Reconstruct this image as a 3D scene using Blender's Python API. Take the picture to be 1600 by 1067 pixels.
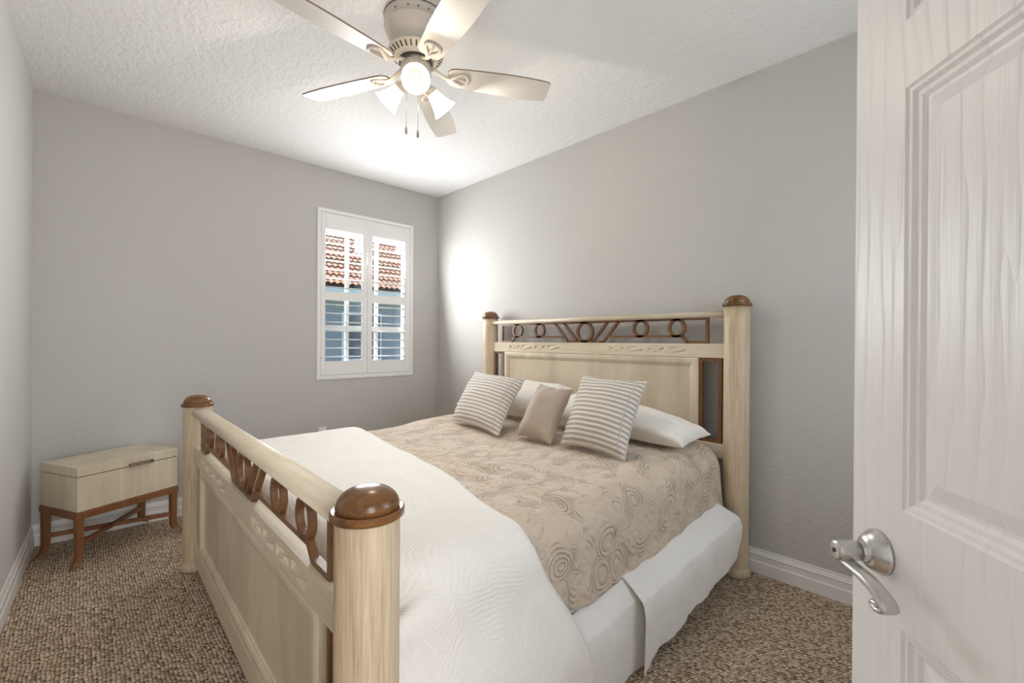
import bpy, bmesh, math, random
from mathutils import Vector, Matrix, noise, Quaternion

random.seed(7)
for o in list(bpy.data.objects):
    bpy.data.objects.remove(o)
SC = bpy.context.scene
COL = SC.collection
PI = math.pi

# ------------------------------------------------------------------ camera
CAM_H = 1.27
F_PX, YAW, PITCH, ROLL, CX, CY = 708.03, 0.772654, -0.002556, 0.006711, 817.65, 535.99
fw = Vector((math.sin(YAW) * math.cos(PITCH), math.cos(YAW) * math.cos(PITCH), math.sin(PITCH)))
rt = Vector((math.cos(YAW), -math.sin(YAW), 0))
up = rt.cross(fw)
r2 = rt * math.cos(ROLL) + up * math.sin(ROLL)
u2 = up * math.cos(ROLL) - rt * math.sin(ROLL)
cam = bpy.data.cameras.new('camera')
cam.sensor_fit = 'HORIZONTAL'
cam.sensor_width = 36
cam.lens = F_PX / 1600 * 36
cam.shift_x = -(CX - 800) / 1600
cam.shift_y = (CY - 533.5) / 1600
cam.clip_start = 0.02
camo = bpy.data.objects.new('camera', cam)
COL.objects.link(camo)
camo.matrix_world = Matrix(((r2.x, u2.x, -fw.x, 0), (r2.y, u2.y, -fw.y, 0), (r2.z, u2.z, -fw.z, CAM_H), (0, 0, 0, 1)))
SC.camera = camo

# ------------------------------------------------------------------ exposure
vs = SC.view_settings
vs.view_transform = 'Standard'
vs.look = 'None'
vs.gamma = 1
vs.use_curve_mapping = False
vs.exposure = 0.2
SC.cycles.max_bounces = 14
SC.cycles.diffuse_bounces = 8
SC.cycles.transmission_bounces = 8
SC.cycles.transparent_max_bounces = 12
SC.cycles.sample_clamp_indirect = 8

# ------------------------------------------------------------------ sky, sun and fill lamps
world = bpy.data.worlds.new('sky')
SC.world = world
world.use_nodes = True
wn = world.node_tree
wn.nodes.clear()
w_out = wn.nodes.new('ShaderNodeOutputWorld')
w_bg = wn.nodes.new('ShaderNodeBackground')
w_sky = wn.nodes.new('ShaderNodeTexSky')
w_sky.sky_type = 'NISHITA'
w_sky.sun_disc = False
w_sky.sun_elevation = math.radians(39)
w_sky.sun_rotation = math.radians(-54)
w_sky.air_density = 1.0
w_sky.dust_density = 2.0
w_bg.inputs['Strength'].default_value = 0.40
wn.links.new(w_sky.outputs['Color'], w_bg.inputs['Color'])
wn.links.new(w_bg.outputs['Background'], w_out.inputs['Surface'])


def lamp(name, kind, loc, power, color=(1, 1, 1), aim=None, **kw):
    l = bpy.data.lights.new(name, kind)
    l.energy = power
    l.color = color
    for k, v in kw.items():
        setattr(l, k, v)
    o = bpy.data.objects.new(name, l)
    COL.objects.link(o)
    o.location = loc
    if aim is not None:
        d = (Vector(aim) - Vector(loc)).normalized()
        o.rotation_euler = d.to_track_quat('-Z', 'Y').to_euler()
    return o


YB = -0.36                                # door wall behind the camera
SUN_DIR = Vector((1.0, -0.73, -1.0))
lamp('sun', 'SUN', (-3, 9, 6), 6.0, (1.0, 0.96, 0.90), aim=Vector((-3, 9, 6)) + SUN_DIR, angle=0.009)
# fill lamp added in the unseen hall behind the camera's doorway
lamp('hall_fill', 'AREA', (0.0, -1.5, 1.5), 52, (0.99, 0.99, 1.0), aim=(0.8, 1.5, 1.3), shape='RECTANGLE', size=1.1, size_y=2.0)
lamp('window_daylight_fill', 'AREA', (1.92, 4.035, 1.86), 36, (0.98, 0.99, 1.0), aim=(1.85, 2.0, 2.25), shape='RECTANGLE', size=0.85, size_y=1.0)  # added lamp on the room side of the shutters, boosts the window's daylight
lamp('added_window_fill', 'AREA', (1.85, YB - .42, 1.7), 20, (0.99, 0.99, 1.0), aim=(1.3, 2.5, 1.35), shape='RECTANGLE', size=1.3, size_y=1.4)  # fill lamp outside the made-up window, evens out the room
BULB_POWER = 10.5
BULB_COLOR = (1.0, 0.91, 0.79)

# ------------------------------------------------------------------ room measures
XR, YW, H = 2.693, 4.067, 2.787          # headboard wall, window wall, ceiling
XL = -0.216                               # left wall where it meets the window wall
SKEW = 0.0395


def xl(y):
    return XL + SKEW * (y - YW)


# ------------------------------------------------------------------ material helpers
def new_mat(name):
    m = bpy.data.materials.new(name)
    m.use_nodes = True
    nt = m.node_tree
    nt.nodes.clear()
    out = nt.nodes.new('ShaderNodeOutputMaterial')
    b = nt.nodes.new('ShaderNodeBsdfPrincipled')
    nt.links.new(b.outputs['BSDF'], out.inputs['Surface'])
    return m, nt, b


def nd(nt, kind, **kw):
    n = nt.nodes.new(kind)
    for k, v in kw.items():
        if k.startswith('i_'):
            n.inputs[k[2:].replace('_', ' ')].default_value = v
        else:
            setattr(n, k, v)
    return n


def ramp(nt, fac, stops):
    r = nt.nodes.new('ShaderNodeValToRGB')
    el = r.color_ramp.elements
    while len(el) > 1:
        el.remove(el[0])
    el[0].position = stops[0][0]
    el[0].color = (*stops[0][1], 1)
    for p, c in stops[1:]:
        e = el.new(p)
        e.color = (*c, 1)
    nt.links.new(fac, r.inputs['Fac'])
    return r.outputs['Color']


def mth(nt, op, a, b=None, c=None):
    n = nt.nodes.new('ShaderNodeMath')
    n.operation = op
    for i, v in enumerate((a, b, c)):
        if v is None:
            continue
        if isinstance(v, (int, float)):
            n.inputs[i].default_value = v
        else:
            nt.links.new(v, n.inputs[i])
    return n.outputs[0]


def bump(nt, b, height, strength=0.3, dist=0.01):
    n = nt.nodes.new('ShaderNodeBump')
    n.inputs['Strength'].default_value = strength
    n.inputs['Distance'].default_value = dist
    nt.links.new(height, n.inputs['Height'])
    nt.links.new(n.outputs['Normal'], b.inputs['Normal'])
    return n


def coords(nt, kind='Object', scale=(1, 1, 1), rot=(0, 0, 0)):
    t = nt.nodes.new('ShaderNodeTexCoord')
    m = nt.nodes.new('ShaderNodeMapping')
    m.inputs['Scale'].default_value = scale
    m.inputs['Rotation'].default_value = rot
    nt.links.new(t.outputs[kind], m.inputs['Vector'])
    return m.outputs['Vector']


def noise_t(nt, vec, scale, detail=3, rough=0.55, dist=0.0):
    n = nd(nt, 'ShaderNodeTexNoise')
    n.inputs['Scale'].default_value = scale
    n.inputs['Detail'].default_value = detail
    n.inputs['Roughness'].default_value = rough
    n.inputs['Distortion'].default_value = dist
    nt.links.new(vec, n.inputs['Vector'])
    return n.outputs['Fac']


def plain(name, col, rough=0.5, metal=0.0, spec=0.5, vary=0.0):
    m, nt, b = new_mat(name)
    b.inputs['Roughness'].default_value = rough
    b.inputs['Metallic'].default_value = metal
    b.inputs['Specular IOR Level'].default_value = spec
    if vary:
        f = noise_t(nt, coords(nt), 14, 4)
        c = ramp(nt, f, [(0.3, tuple(x * (1 - vary) for x in col)), (0.7, tuple(min(1, x * (1 + vary)) for x in col))])
        nt.links.new(c, b.inputs['Base Color'])
    else:
        b.inputs['Base Color'].default_value = (*col, 1)
    return m


def plaster(name, col, scale, strength, stretch=(1, 1, 1)):
    m, nt, b = new_mat(name)
    b.inputs['Roughness'].default_value = 0.65
    b.inputs['Specular IOR Level'].default_value = 0.3
    v = coords(nt, 'Object', stretch)
    n1 = noise_t(nt, v, scale, 3, 0.5, 0.6)
    n2 = noise_t(nt, v, scale * 3.1, 2)
    h = mth(nt, 'ADD', ramp(nt, n1, [(0.42, (0, 0, 0)), (0.6, (1, 1, 1))]), mth(nt, 'MULTIPLY', n2, 0.35))
    bump(nt, b, h, strength, 0.004)
    c = ramp(nt, noise_t(nt, v, 1.3, 2), [(0.3, tuple(x * 0.985 for x in col)), (0.7, tuple(min(1, x * 1.01) for x in col))])
    nt.links.new(c, b.inputs['Base Color'])
    return m


def wood(name, c1, c2, axis='Z', grain=60, rough=0.4, bstr=0.15, streak=0.5, dark=None):
    m, nt, b = new_mat(name)
    b.inputs['Roughness'].default_value = rough
    s = {'X': (0.05, 1, 1), 'Y': (1, 0.05, 1), 'Z': (1, 1, 0.035)}[axis]
    v = coords(nt, 'Object', s)
    g = noise_t(nt, v, grain, 5, 0.65, 0.3)
    big = noise_t(nt, coords(nt, 'Object', tuple(0.3 + 0.7 * x for x in s)), 4.5, 3, 0.6, 0.4)
    f = mth(nt, 'ADD', mth(nt, 'MULTIPLY', g, streak), mth(nt, 'MULTIPLY', big, 1 - streak))
    stops = [(0.38, c1), (0.62, c2)]
    if dark:
        stops = [(0.30, dark), (0.42, c1), (0.64, c2)]
    nt.links.new(ramp(nt, f, stops), b.inputs['Base Color'])
    bump(nt, b, g, bstr, 0.002)
    return m


def fabric(name, col, rough=0.9, weave=900, bstr=0.1, sheen=0.3, wr=0.0):
    m, nt, b = new_mat(name)
    b.inputs['Roughness'].default_value = rough
    b.inputs['Sheen Weight'].default_value = sheen
    b.inputs['Specular IOR Level'].default_value = 0.2
    v = coords(nt)
    n = noise_t(nt, v, 7, 4)
    c = ramp(nt, n, [(0.3, tuple(x * 0.96 for x in col)), (0.7, col)])
    nt.links.new(c, b.inputs['Base Color'])
    h = noise_t(nt, v, weave, 1)
    if wr:
        h = mth(nt, 'ADD', mth(nt, 'MULTIPLY', h, 0.15), noise_t(nt, v, wr, 3, 0.5, 0.8))
    bump(nt, b, h, bstr, 0.006)
    return m


M = {}
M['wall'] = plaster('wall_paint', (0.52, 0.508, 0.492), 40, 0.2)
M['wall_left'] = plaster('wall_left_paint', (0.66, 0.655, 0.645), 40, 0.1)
M['ceiling'] = plaster('ceiling_texture', (0.80, 0.80, 0.795), 34, 0.5, (1.0, 0.55, 1))
M['trim'] = plain('white_trim', (0.80, 0.795, 0.785), 0.35, vary=0.01)
M['shutter'] = plain('shutter_white', (0.80, 0.80, 0.80), 0.4)
M['plastic'] = plain('outlet_plastic', (0.83, 0.82, 0.79), 0.35)
M['slot'] = plain('dark_slot', (0.03, 0.03, 0.03), 0.6)
M['nickel'] = plain('satin_nickel', (0.62, 0.61, 0.60), 0.26, 1.0)
M['steel'] = plain('dark_metal', (0.10, 0.09, 0.08), 0.4, 0.8)
M['bronze'] = plain('pewter_bronze', (0.35, 0.30, 0.24), 0.35, 1.0, vary=0.25)
M['cream_v'] = wood('whitewashed_wood_upright', (0.47, 0.36, 0.235), (0.67, 0.55, 0.40), 'Z', 170, 0.42, 0.35, 0.62, (0.27, 0.19, 0.11))
M['cream_h'] = wood('whitewashed_wood_rail', (0.57, 0.475, 0.345), (0.72, 0.63, 0.49), 'Y', 55, 0.42, 0.12, 0.5)
M['cream_p'] = wood('whitewashed_veneer', (0.53, 0.445, 0.325), (0.67, 0.58, 0.445), 'Z', 9, 0.38, 0.02, 0.12)
M['cream_c'] = wood('bleached_chest_veneer', (0.54, 0.47, 0.345), (0.70, 0.63, 0.485), 'Z', 26, 0.4, 0.05, 0.4)
M['brown'] = wood('walnut_trim', (0.115, 0.048, 0.018), (0.215, 0.10, 0.040), 'Y', 40, 0.33, 0.06)
M['cap'] = wood('walnut_cap', (0.10, 0.040, 0.012), (0.255, 0.118, 0.040), 'X', 45, 0.24, 0.14, 0.6)
M['stand'] = wood('stand_brown', (0.16, 0.06, 0.024), (0.26, 0.115, 0.05), 'Z', 45, 0.35, 0.08)
M['fan'] = plain('fan_antique_white', (0.64, 0.58, 0.52), 0.4)
M['blade'] = plain('fan_blade_white', (0.68, 0.65, 0.61), 0.36)
M['blade_edge'] = plain('fan_blade_edge', (0.25, 0.18, 0.12), 0.5)
M['white_linen'] = fabric('pillow_cotton', (0.84, 0.80, 0.74), bstr=0.35, wr=9)
M['skirt'] = fabric('bed_skirt_cotton', (0.86, 0.84, 0.81), bstr=0.35, wr=10)
M['taupe'] = fabric('taupe_cushion_cloth', (0.44, 0.355, 0.285), 0.7, bstr=0.3, wr=16, sheen=0.5)
M['mattress'] = fabric('mattress_ticking', (0.80, 0.79, 0.77))
M['bulb'], _nt, _b = new_mat('lit_bulb')
_b.inputs['Emission Color'].default_value = (1.0, 0.90, 0.72, 1)
_b.inputs['Emission Strength'].default_value = 5


def carpet_mat():
    m, nt, b = new_mat('loop_carpet')
    b.inputs['Roughness'].default_value = 0.95
    b.inputs['Specular IOR Level'].default_value = 0.1
    t = nt.nodes.new('ShaderNodeTexCoord')
    wob = nd(nt, 'ShaderNodeTexNoise', i_Scale=9.0, i_Detail=2.0)
    nt.links.new(t.outputs['Object'], wob.inputs['Vector'])
    sep = nt.nodes.new('ShaderNodeSeparateXYZ')
    nt.links.new(t.outputs['Object'], sep.inputs[0])
    w = mth(nt, 'MULTIPLY', mth(nt, 'SUBTRACT', wob.outputs['Fac'], 0.5), 0.02)
    fine = noise_t(nt, t.outputs['Object'], 120, 2)
    fw_ = mth(nt, 'MULTIPLY', mth(nt, 'SUBTRACT', fine, 0.5), 0.006)
    x = mth(nt, 'ADD', mth(nt, 'ADD', sep.outputs[0], w), fw_)
    PX, PY = 0.0125, 0.0115
    xi = mth(nt, 'DIVIDE', x, PX)
    row = mth(nt, 'FLOOR', xi)
    off = mth(nt, 'MULTIPLY', mth(nt, 'FRACT', mth(nt, 'MULTIPLY', row, 0.5)), 1.0)
    y = mth(nt, 'ADD', mth(nt, 'DIVIDE', mth(nt, 'ADD', sep.outputs[1], mth(nt, 'MULTIPLY', fw_, 1.6)), PY), mth(nt, 'MULTIPLY', xi, 0.5))
    cv = nt.nodes.new('ShaderNodeCombineXYZ')
    nt.links.new(xi, cv.inputs[0])
    nt.links.new(y, cv.inputs[1])
    cell = nd(nt, 'ShaderNodeTexVoronoi', feature='F1', voronoi_dimensions='2D', i_Scale=1.0, i_Randomness=0.3)
    nt.links.new(cv.outputs[0], cell.inputs['Vector'])
    hgt = mth(nt, 'SUBTRACT', 1.0, mth(nt, 'MULTIPLY', cell.outputs['Distance'], 1.35))
    sc = nt.nodes.new('ShaderNodeSeparateColor')
    nt.links.new(cell.outputs['Color'], sc.inputs[0])
    yarn = mth(nt, 'ADD', mth(nt, 'MULTIPLY', sc.outputs[0], 0.45), mth(nt, 'MULTIPLY', noise_t(nt, t.outputs['Object'], 300, 3, 0.75), 0.55))
    yc = ramp(nt, yarn, [(0.22, (0.27, 0.185, 0.12)), (0.45, (0.60, 0.465, 0.335)), (0.75, (0.88, 0.75, 0.60))])
    gap = ramp(nt, hgt, [(0.20, (0.16, 0.115, 0.085)), (0.48, (1, 1, 1))])
    mx = nd(nt, 'ShaderNodeMix', data_type='RGBA', blend_type='MULTIPLY')
    mx.inputs[0].default_value = 1
    nt.links.new(yc, mx.inputs[6])
    nt.links.new(gap, mx.inputs[7])
    nt.links.new(mx.outputs[2], b.inputs['Base Color'])
    bump(nt, b, mth(nt, 'ADD', hgt, mth(nt, 'MULTIPLY', fine, 0.4)), 0.9, 0.008)
    return m


M['carpet'] = carpet_mat()


def uv_sep(nt):
    t = nt.nodes.new('ShaderNodeTexCoord')
    s = nt.nodes.new('ShaderNodeSeparateXYZ')
    nt.links.new(t.outputs['UV'], s.inputs[0])
    return t.outputs['UV'], s.outputs[0], s.outputs[1]


def beige_quilt_mat():
    m, nt, b = new_mat('embossed_beige_quilt')
    b.inputs['Roughness'].default_value = 0.8
    b.inputs['Sheen Weight'].default_value = 0.35
    b.inputs['Specular IOR Level'].default_value = 0.25
    uv, u, v = uv_sep(nt)
    wn_ = nd(nt, 'ShaderNodeTexNoise', i_Scale=7.0, i_Detail=2.0)
    nt.links.new(uv, wn_.inputs['Vector'])
    mixv = nd(nt, 'ShaderNodeVectorMath', operation='MULTIPLY_ADD')
    nt.links.new(wn_.outputs['Color'], mixv.inputs[0])
    mixv.inputs[1].default_value = (0.05, 0.05, 0)
    nt.links.new(uv, mixv.inputs[2])
    vo = nd(nt, 'ShaderNodeTexVoronoi', feature='F1', i_Scale=8.0, i_Randomness=0.75)
    nt.links.new(mixv.outputs[0], vo.inputs['Vector'])
    rings = mth(nt, 'SUBTRACT', mth(nt, 'MULTIPLY', mth(nt, 'POWER', mth(nt, 'ABSOLUTE', mth(nt, 'SINE', mth(nt, 'MULTIPLY', vo.outputs['Distance'], 23))), 0.6), 2.0), 1.0)
    vo2 = nd(nt, 'ShaderNodeTexVoronoi', feature='SMOOTH_F1', i_Scale=40.0, i_Randomness=0.9)
    nt.links.new(mixv.outputs[0], vo2.inputs['Vector'])
    dots = mth(nt, 'SUBTRACT', 0.7, vo2.outputs['Distance'])
    mask = ramp(nt, noise_t(nt, uv, 9, 1), [(0.44, (0, 0, 0)), (0.54, (1, 1, 1))])
    ve = nd(nt, 'ShaderNodeTexVoronoi', feature='DISTANCE_TO_EDGE', i_Scale=8.0, i_Randomness=0.75)
    nt.links.new(mixv.outputs[0], ve.inputs['Vector'])
    seam = ramp(nt, ve.outputs['Distance'], [(0.0, (0, 0, 0)), (0.05, (1, 1, 1))])
    lin = mth(nt, 'MULTIPLY', mth(nt, 'MULTIPLY', mth(nt, 'ADD', rings, 1.0), 0.5), seam)
    a = mth(nt, 'MULTIPLY', lin, mth(nt, 'SUBTRACT', 1.0, mask))
    c = mth(nt, 'MULTIPLY', mth(nt, 'MULTIPLY', dots, 1.5), mask)
    h = mth(nt, 'ADD', mth(nt, 'ADD', a, c), mth(nt, 'MULTIPLY', noise_t(nt, uv, 45, 2), 0.25))
    bump(nt, b, h, 0.95, 0.0085)
    col = ramp(nt, noise_t(nt, uv, 5, 3), [(0.3, (0.57, 0.46, 0.35)), (0.7, (0.62, 0.51, 0.40))])
    nt.links.new(col, b.inputs['Base Color'])
    return m


def white_quilt_mat():
    m, nt, b = new_mat('stitched_white_quilt')
    b.inputs['Roughness'].default_value = 0.85
    b.inputs['Sheen Weight'].default_value = 0.25
    b.inputs['Specular IOR Level'].default_value = 0.2
    b.inputs['Base Color'].default_value = (0.83, 0.80, 0.755, 1)
    uv, u, v = uv_sep(nt)
    vo = nd(nt, 'ShaderNodeTexVoronoi', feature='F1', i_Scale=4.2, i_Randomness=0.8)
    nt.links.new(uv, vo.inputs['Vector'])
    rot = nd(nt, 'ShaderNodeVectorRotate', rotation_type='Z_AXIS')
    nt.links.new(uv, rot.inputs['Vector'])
    sepc = nt.nodes.new('ShaderNodeSeparateColor')
    nt.links.new(vo.outputs['Color'], sepc.inputs[0])
    nt.links.new(mth(nt, 'MULTIPLY', sepc.outputs[0], 6.28), rot.inputs['Angle'])
    wv = nd(nt, 'ShaderNodeTexWave', wave_type='BANDS', bands_direction='X', i_Scale=21.0, i_Distortion=5.0, i_Detail=2.0)
    wv.inputs['Detail Scale'].default_value = 0.6
    nt.links.new(rot.outputs[0], wv.inputs['Vector'])
    leaf = mth(nt, 'POWER', wv.outputs['Fac'], 0.4)
    # ribbed border of the quilt: u is the distance from the folded edge
    ribs = mth(nt, 'ABSOLUTE', mth(nt, 'SINE', mth(nt, 'MULTIPLY', v, 330)))
    rm = ramp(nt, u, [(0.19, (1, 1, 1)), (0.20, (0, 0, 0))])
    h = mth(nt, 'ADD', mth(nt, 'MULTIPLY', leaf, mth(nt, 'SUBTRACT', 1.0, rm)), mth(nt, 'MULTIPLY', mth(nt, 'MULTIPLY', ribs, 0.35), rm))
    h = mth(nt, 'ADD', h, mth(nt, 'MULTIPLY', noise_t(nt, uv, 26, 3), 0.4))
    bump(nt, b, h, 0.32, 0.006)
    return m


def stripe_mat():
    m, nt, b = new_mat('grey_striped_cushion_cloth')
    b.inputs['Roughness'].default_value = 0.85
    b.inputs['Sheen Weight'].default_value = 0.3
    b.inputs['Specular IOR Level'].default_value = 0.2
    uv, u, v = uv_sep(nt)
    w = mth(nt, 'SINE', mth(nt, 'MULTIPLY', v, 2 * PI * 16.5))
    w = mth(nt, 'ADD', w, mth(nt, 'MULTIPLY', noise_t(nt, uv, 60, 2), 0.3))
    col = ramp(nt, mth(nt, 'MULTIPLY_ADD', w, 0.5, 0.5), [(0.44, (0.40, 0.36, 0.325)), (0.80, (0.74, 0.69, 0.625))])
    nt.links.new(col, b.inputs['Base Color'])
    h = mth(nt, 'ADD', mth(nt, 'MULTIPLY', w, 0.25), noise_t(nt, uv, 12, 3, 0.5, 0.5))
    bump(nt, b, h, 0.35, 0.005)
    return m


M['beige_quilt'] = beige_quilt_mat()
M['white_quilt'] = white_quilt_mat()
M['stripe'] = stripe_mat()
M['stripe_edge'] = fabric('stripe_cushion_border', (0.55, 0.50, 0.455), bstr=0.2)


def shade_mat():
    m = bpy.data.materials.new('frosted_glass_shade')
    m.use_nodes = True
    nt = m.node_tree
    nt.nodes.clear()
    out = nt.nodes.new('ShaderNodeOutputMaterial')
    tl = nd(nt, 'ShaderNodeBsdfTranslucent')
    tl.inputs['Color'].default_value = (0.80, 0.73, 0.62, 1)
    df = nd(nt, 'ShaderNodeBsdfDiffuse')
    df.inputs['Color'].default_value = (0.9, 0.87, 0.8, 1)
    tp = nd(nt, 'ShaderNodeBsdfTransparent')
    tp.inputs['Color'].default_value = (1, 0.95, 0.86, 1)
    m1 = nd(nt, 'ShaderNodeMixShader')
    m1.inputs[0].default_value = 0.4
    nt.links.new(tl.outputs[0], m1.inputs[1])
    nt.links.new(df.outputs[0], m1.inputs[2])
    m2 = nd(nt, 'ShaderNodeMixShader')
    m2.inputs[0].default_value = 0.06
    nt.links.new(m1.outputs[0], m2.inputs[1])
    nt.links.new(tp.outputs[0], m2.inputs[2])
    nt.links.new(m2.outputs[0], out.inputs['Surface'])
    return m


M['shade'] = shade_mat()


def glass_mat():
    m = bpy.data.materials.new('window_glass')
    m.use_nodes = True
    nt = m.node_tree
    nt.nodes.clear()
    out = nt.nodes.new('ShaderNodeOutputMaterial')
    tp = nd(nt, 'ShaderNodeBsdfTransparent')
    tp.inputs['Color'].default_value = (0.93, 0.96, 0.97, 1)
    gl = nd(nt, 'ShaderNodeBsdfGlossy')
    gl.inputs['Roughness'].default_value = 0.02
    mx = nd(nt, 'ShaderNodeMixShader')
    mx.inputs[0].default_value = 0.05
    nt.links.new(tp.outputs[0], mx.inputs[1])
    nt.links.new(gl.outputs[0], mx.inputs[2])
    nt.links.new(mx.outputs[0], out.inputs['Surface'])
    return m


M['glass'] = glass_mat()
M['tile'] = plain('terracotta_tile', (0.52, 0.25, 0.15), 0.8, vary=0.35)
M['deck'] = plain('dark_roof_underlay', (0.06, 0.04, 0.035), 0.9)
M['stucco'] = plain('grey_stucco', (0.34, 0.34, 0.37), 0.85, vary=0.05)
M['fascia'] = plain('white_fascia', (0.80, 0.80, 0.80), 0.6)
M['pane'] = plain('dark_window_pane', (0.10, 0.10, 0.14), 0.12)
M['lawn'] = plain('lawn_grass', (0.13, 0.19, 0.06), 0.95, vary=0.4)
M['foliage'] = plain('shrub_leaves', (0.09, 0.17, 0.05), 0.8, vary=0.5)

# door paint: embossed wood grain pressed into white paint
M['door'], _nt, _b = new_mat('embossed_white_door_paint')
_b.inputs['Roughness'].default_value = 0.38
_b.inputs['Base Color'].default_value = (0.80, 0.795, 0.79, 1)
_v = coords(_nt, 'Object', (1, 1, 0.13))
_w = nd(_nt, 'ShaderNodeTexWave', wave_type='BANDS', bands_direction='X', i_Scale=13.0, i_Distortion=9.0, i_Detail=2.0)
_w.inputs['Detail Scale'].default_value = 1.4
_nt.links.new(_v, _w.inputs['Vector'])
_fine = noise_t(_nt, coords(_nt, 'Object', (1, 1, 0.03)), 240, 2)
_h = mth(_nt, 'ADD', mth(_nt, 'POWER', _w.outputs['Fac'], 0.35), mth(_nt, 'MULTIPLY', _fine, 0.45))
bump(_nt, _b, _h, 0.32, 0.003)


# ------------------------------------------------------------------ mesh builder
class MB:
    """Collects shapes in world coordinates and links them as one mesh object."""

    def __init__(self):
        self.v, self.f, self.uv, self.mi, self.sm = [], [], {}, [], []

    def add(self, verts, faces, smooth=False, mi=0, uvs=None):
        n = len(self.v)
        self.v += [Vector(p) for p in verts]
        for k, f in enumerate(faces):
            if uvs:
                self.uv[len(self.f)] = [uvs[i] for i in f]
            self.f.append([i + n for i in f])
            self.mi.append(mi)
            self.sm.append(smooth)
        return self

    def box(self, a, b, mat=None, mi=0):
        (x0, y0, z0), (x1, y1, z1) = a, b
        vs_ = [(x0, y0, z0), (x1, y0, z0), (x1, y1, z0), (x0, y1, z0), (x0, y0, z1), (x1, y0, z1), (x1, y1, z1), (x0, y1, z1)]
        if mat is not None:
            vs_ = [mat @ Vector(p) for p in vs_]
        return self.add(vs_, [(0, 3, 2, 1), (4, 5, 6, 7), (0, 1, 5, 4), (1, 2, 6, 5), (2, 3, 7, 6), (3, 0, 4, 7)], mi=mi)

    def lathe(self, prof, mat=None, seg=40, smooth=True, mi=0, cap0=True, cap1=True):
        vs_, fs = [], []
        for r, z in prof:
            for k in range(seg):
                a = 2 * PI * k / seg
                p = Vector((r * math.cos(a), r * math.sin(a), z))
                vs_.append(mat @ p if mat is not None else p)
        for i in range(len(prof) - 1):
            for k in range(seg):
                k2 = (k + 1) % seg
                fs.append((i * seg + k, i * seg + k2, (i + 1) * seg + k2, (i + 1) * seg + k))
        if cap0:
            fs.append(tuple(range(seg - 1, -1, -1)))
        if cap1:
            fs.append(tuple((len(prof) - 1) * seg + k for k in range(seg)))
        return self.add(vs_, fs, smooth, mi)

    def sweep(self, sections, closed=True, caps=True, smooth=True, mi=0):
        """sections: list of equally long point loops"""
        n = len(sections[0])
        vs_ = [p for s in sections for p in s]
        fs = []
        for i in range(len(sections) - 1):
            for k in range(n if closed else n - 1):
                k2 = (k + 1) % n
                fs.append((i * n + k, i * n + k2, (i + 1) * n + k2, (i + 1) * n + k))
        if caps and closed:
            fs.append(tuple(range(n - 1, -1, -1)))
            fs.append(tuple((len(sections) - 1) * n + k for k in range(n)))
        return self.add(vs_, fs, smooth, mi)

    def tube(self, pts, rad, seg=10, flat=1.0, upv=(0, 0, 1), mi=0):
        pts = [Vector(p) for p in pts]
        secs = []
        for i, p in enumerate(pts):
            t = (pts[min(i + 1, len(pts) - 1)] - pts[max(i - 1, 0)]).normalized()
            s = t.cross(Vector(upv))
            if s.length < 1e-4:
                s = t.cross(Vector((1, 0, 0)))
            s.normalize()
            n = s.cross(t).normalized()
            r = rad[i] if isinstance(rad, (list, tuple)) else rad
            secs.append([p + s * (r * math.cos(2 * PI * k / seg)) + n * (r * flat * math.sin(2 * PI * k / seg)) for k in range(seg)])
        return self.sweep(secs, mi=mi)

    def prism(self, poly, mat, d0, d1, mi=0, smooth=False):
        """poly: (u, z) outline, extruded along local y from d0 to d1, through mat"""
        n = len(poly)
        vs_ = [mat @ Vector((u, d0, z)) for u, z in poly] + [mat @ Vector((u, d1, z)) for u, z in poly]
        fs = [tuple(range(n)), tuple(range(2 * n - 1, n - 1, -1))]
        for k in range(n):
            k2 = (k + 1) % n
            fs.append((k2, k, n + k, n + k2))
        return self.add(vs_, fs, smooth, mi)

    def ring(self, cu, cz, ro, ri, mat, d0, d1, seg=36, sq=1.0):
        vs_, fs = [], []
        for d in (d0, d1):
            for r in (ro, ri):
                for k in range(seg):
                    a = 2 * PI * k / seg
                    vs_.append(mat @ Vector((cu + r * math.cos(a), d, cz + r * sq * math.sin(a))))
        for k in range(seg):
            k2 = (k + 1) % seg
            A, B, C_, D = 0, seg, 2 * seg, 3 * seg
            fs += [(A + k, A + k2, B + k2, B + k), (C_ + k2, C_ + k, D + k, D + k2), (A + k2, A + k, C_ + k, C_ + k2), (B + k, B + k2, D + k2, D + k)]
        return self.add(vs_, fs, False)

    def frame_loops(self, u0, u1, z0, z1, loops, mat, smooth=False, cap=True):
        """picture-frame moulding: loops of (inset, depth) from the outline inwards"""
        vs_, fs = [], []
        for ins, d in loops:
            vs_ += [mat @ Vector(p) for p in ((u0 + ins, d, z0 + ins), (u1 - ins, d, z0 + ins), (u1 - ins, d, z1 - ins), (u0 + ins, d, z1 - ins))]
        for i in range(len(loops) - 1):
            for k in range(4):
                k2 = (k + 1) % 4
                fs.append((4 * i + k, 4 * i + k2, 4 * i + 4 + k2, 4 * i + 4 + k))
        if cap:
            n = 4 * (len(loops) - 1)
            fs.append((n, n + 1, n + 2, n + 3))
        return self.add(vs_, fs, smooth)

    def grid(self, fn, nu, nv, uvfn=None, smooth=True, flip=False, mi=0):
        vs_, uvs, fs = [], [], []
        for j in range(nv + 1):
            for i in range(nu + 1):
                s, t = i / nu, j / nv
                vs_.append(fn(s, t))
                uvs.append(uvfn(s, t) if uvfn else (s, t))
        for j in range(nv):
            for i in range(nu):
                a = j * (nu + 1) + i
                q = (a, a + 1, a + nu + 2, a + nu + 1)
                fs.append(q[::-1] if flip else q)
        return self.add(vs_, fs, smooth, mi, uvs)

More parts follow.
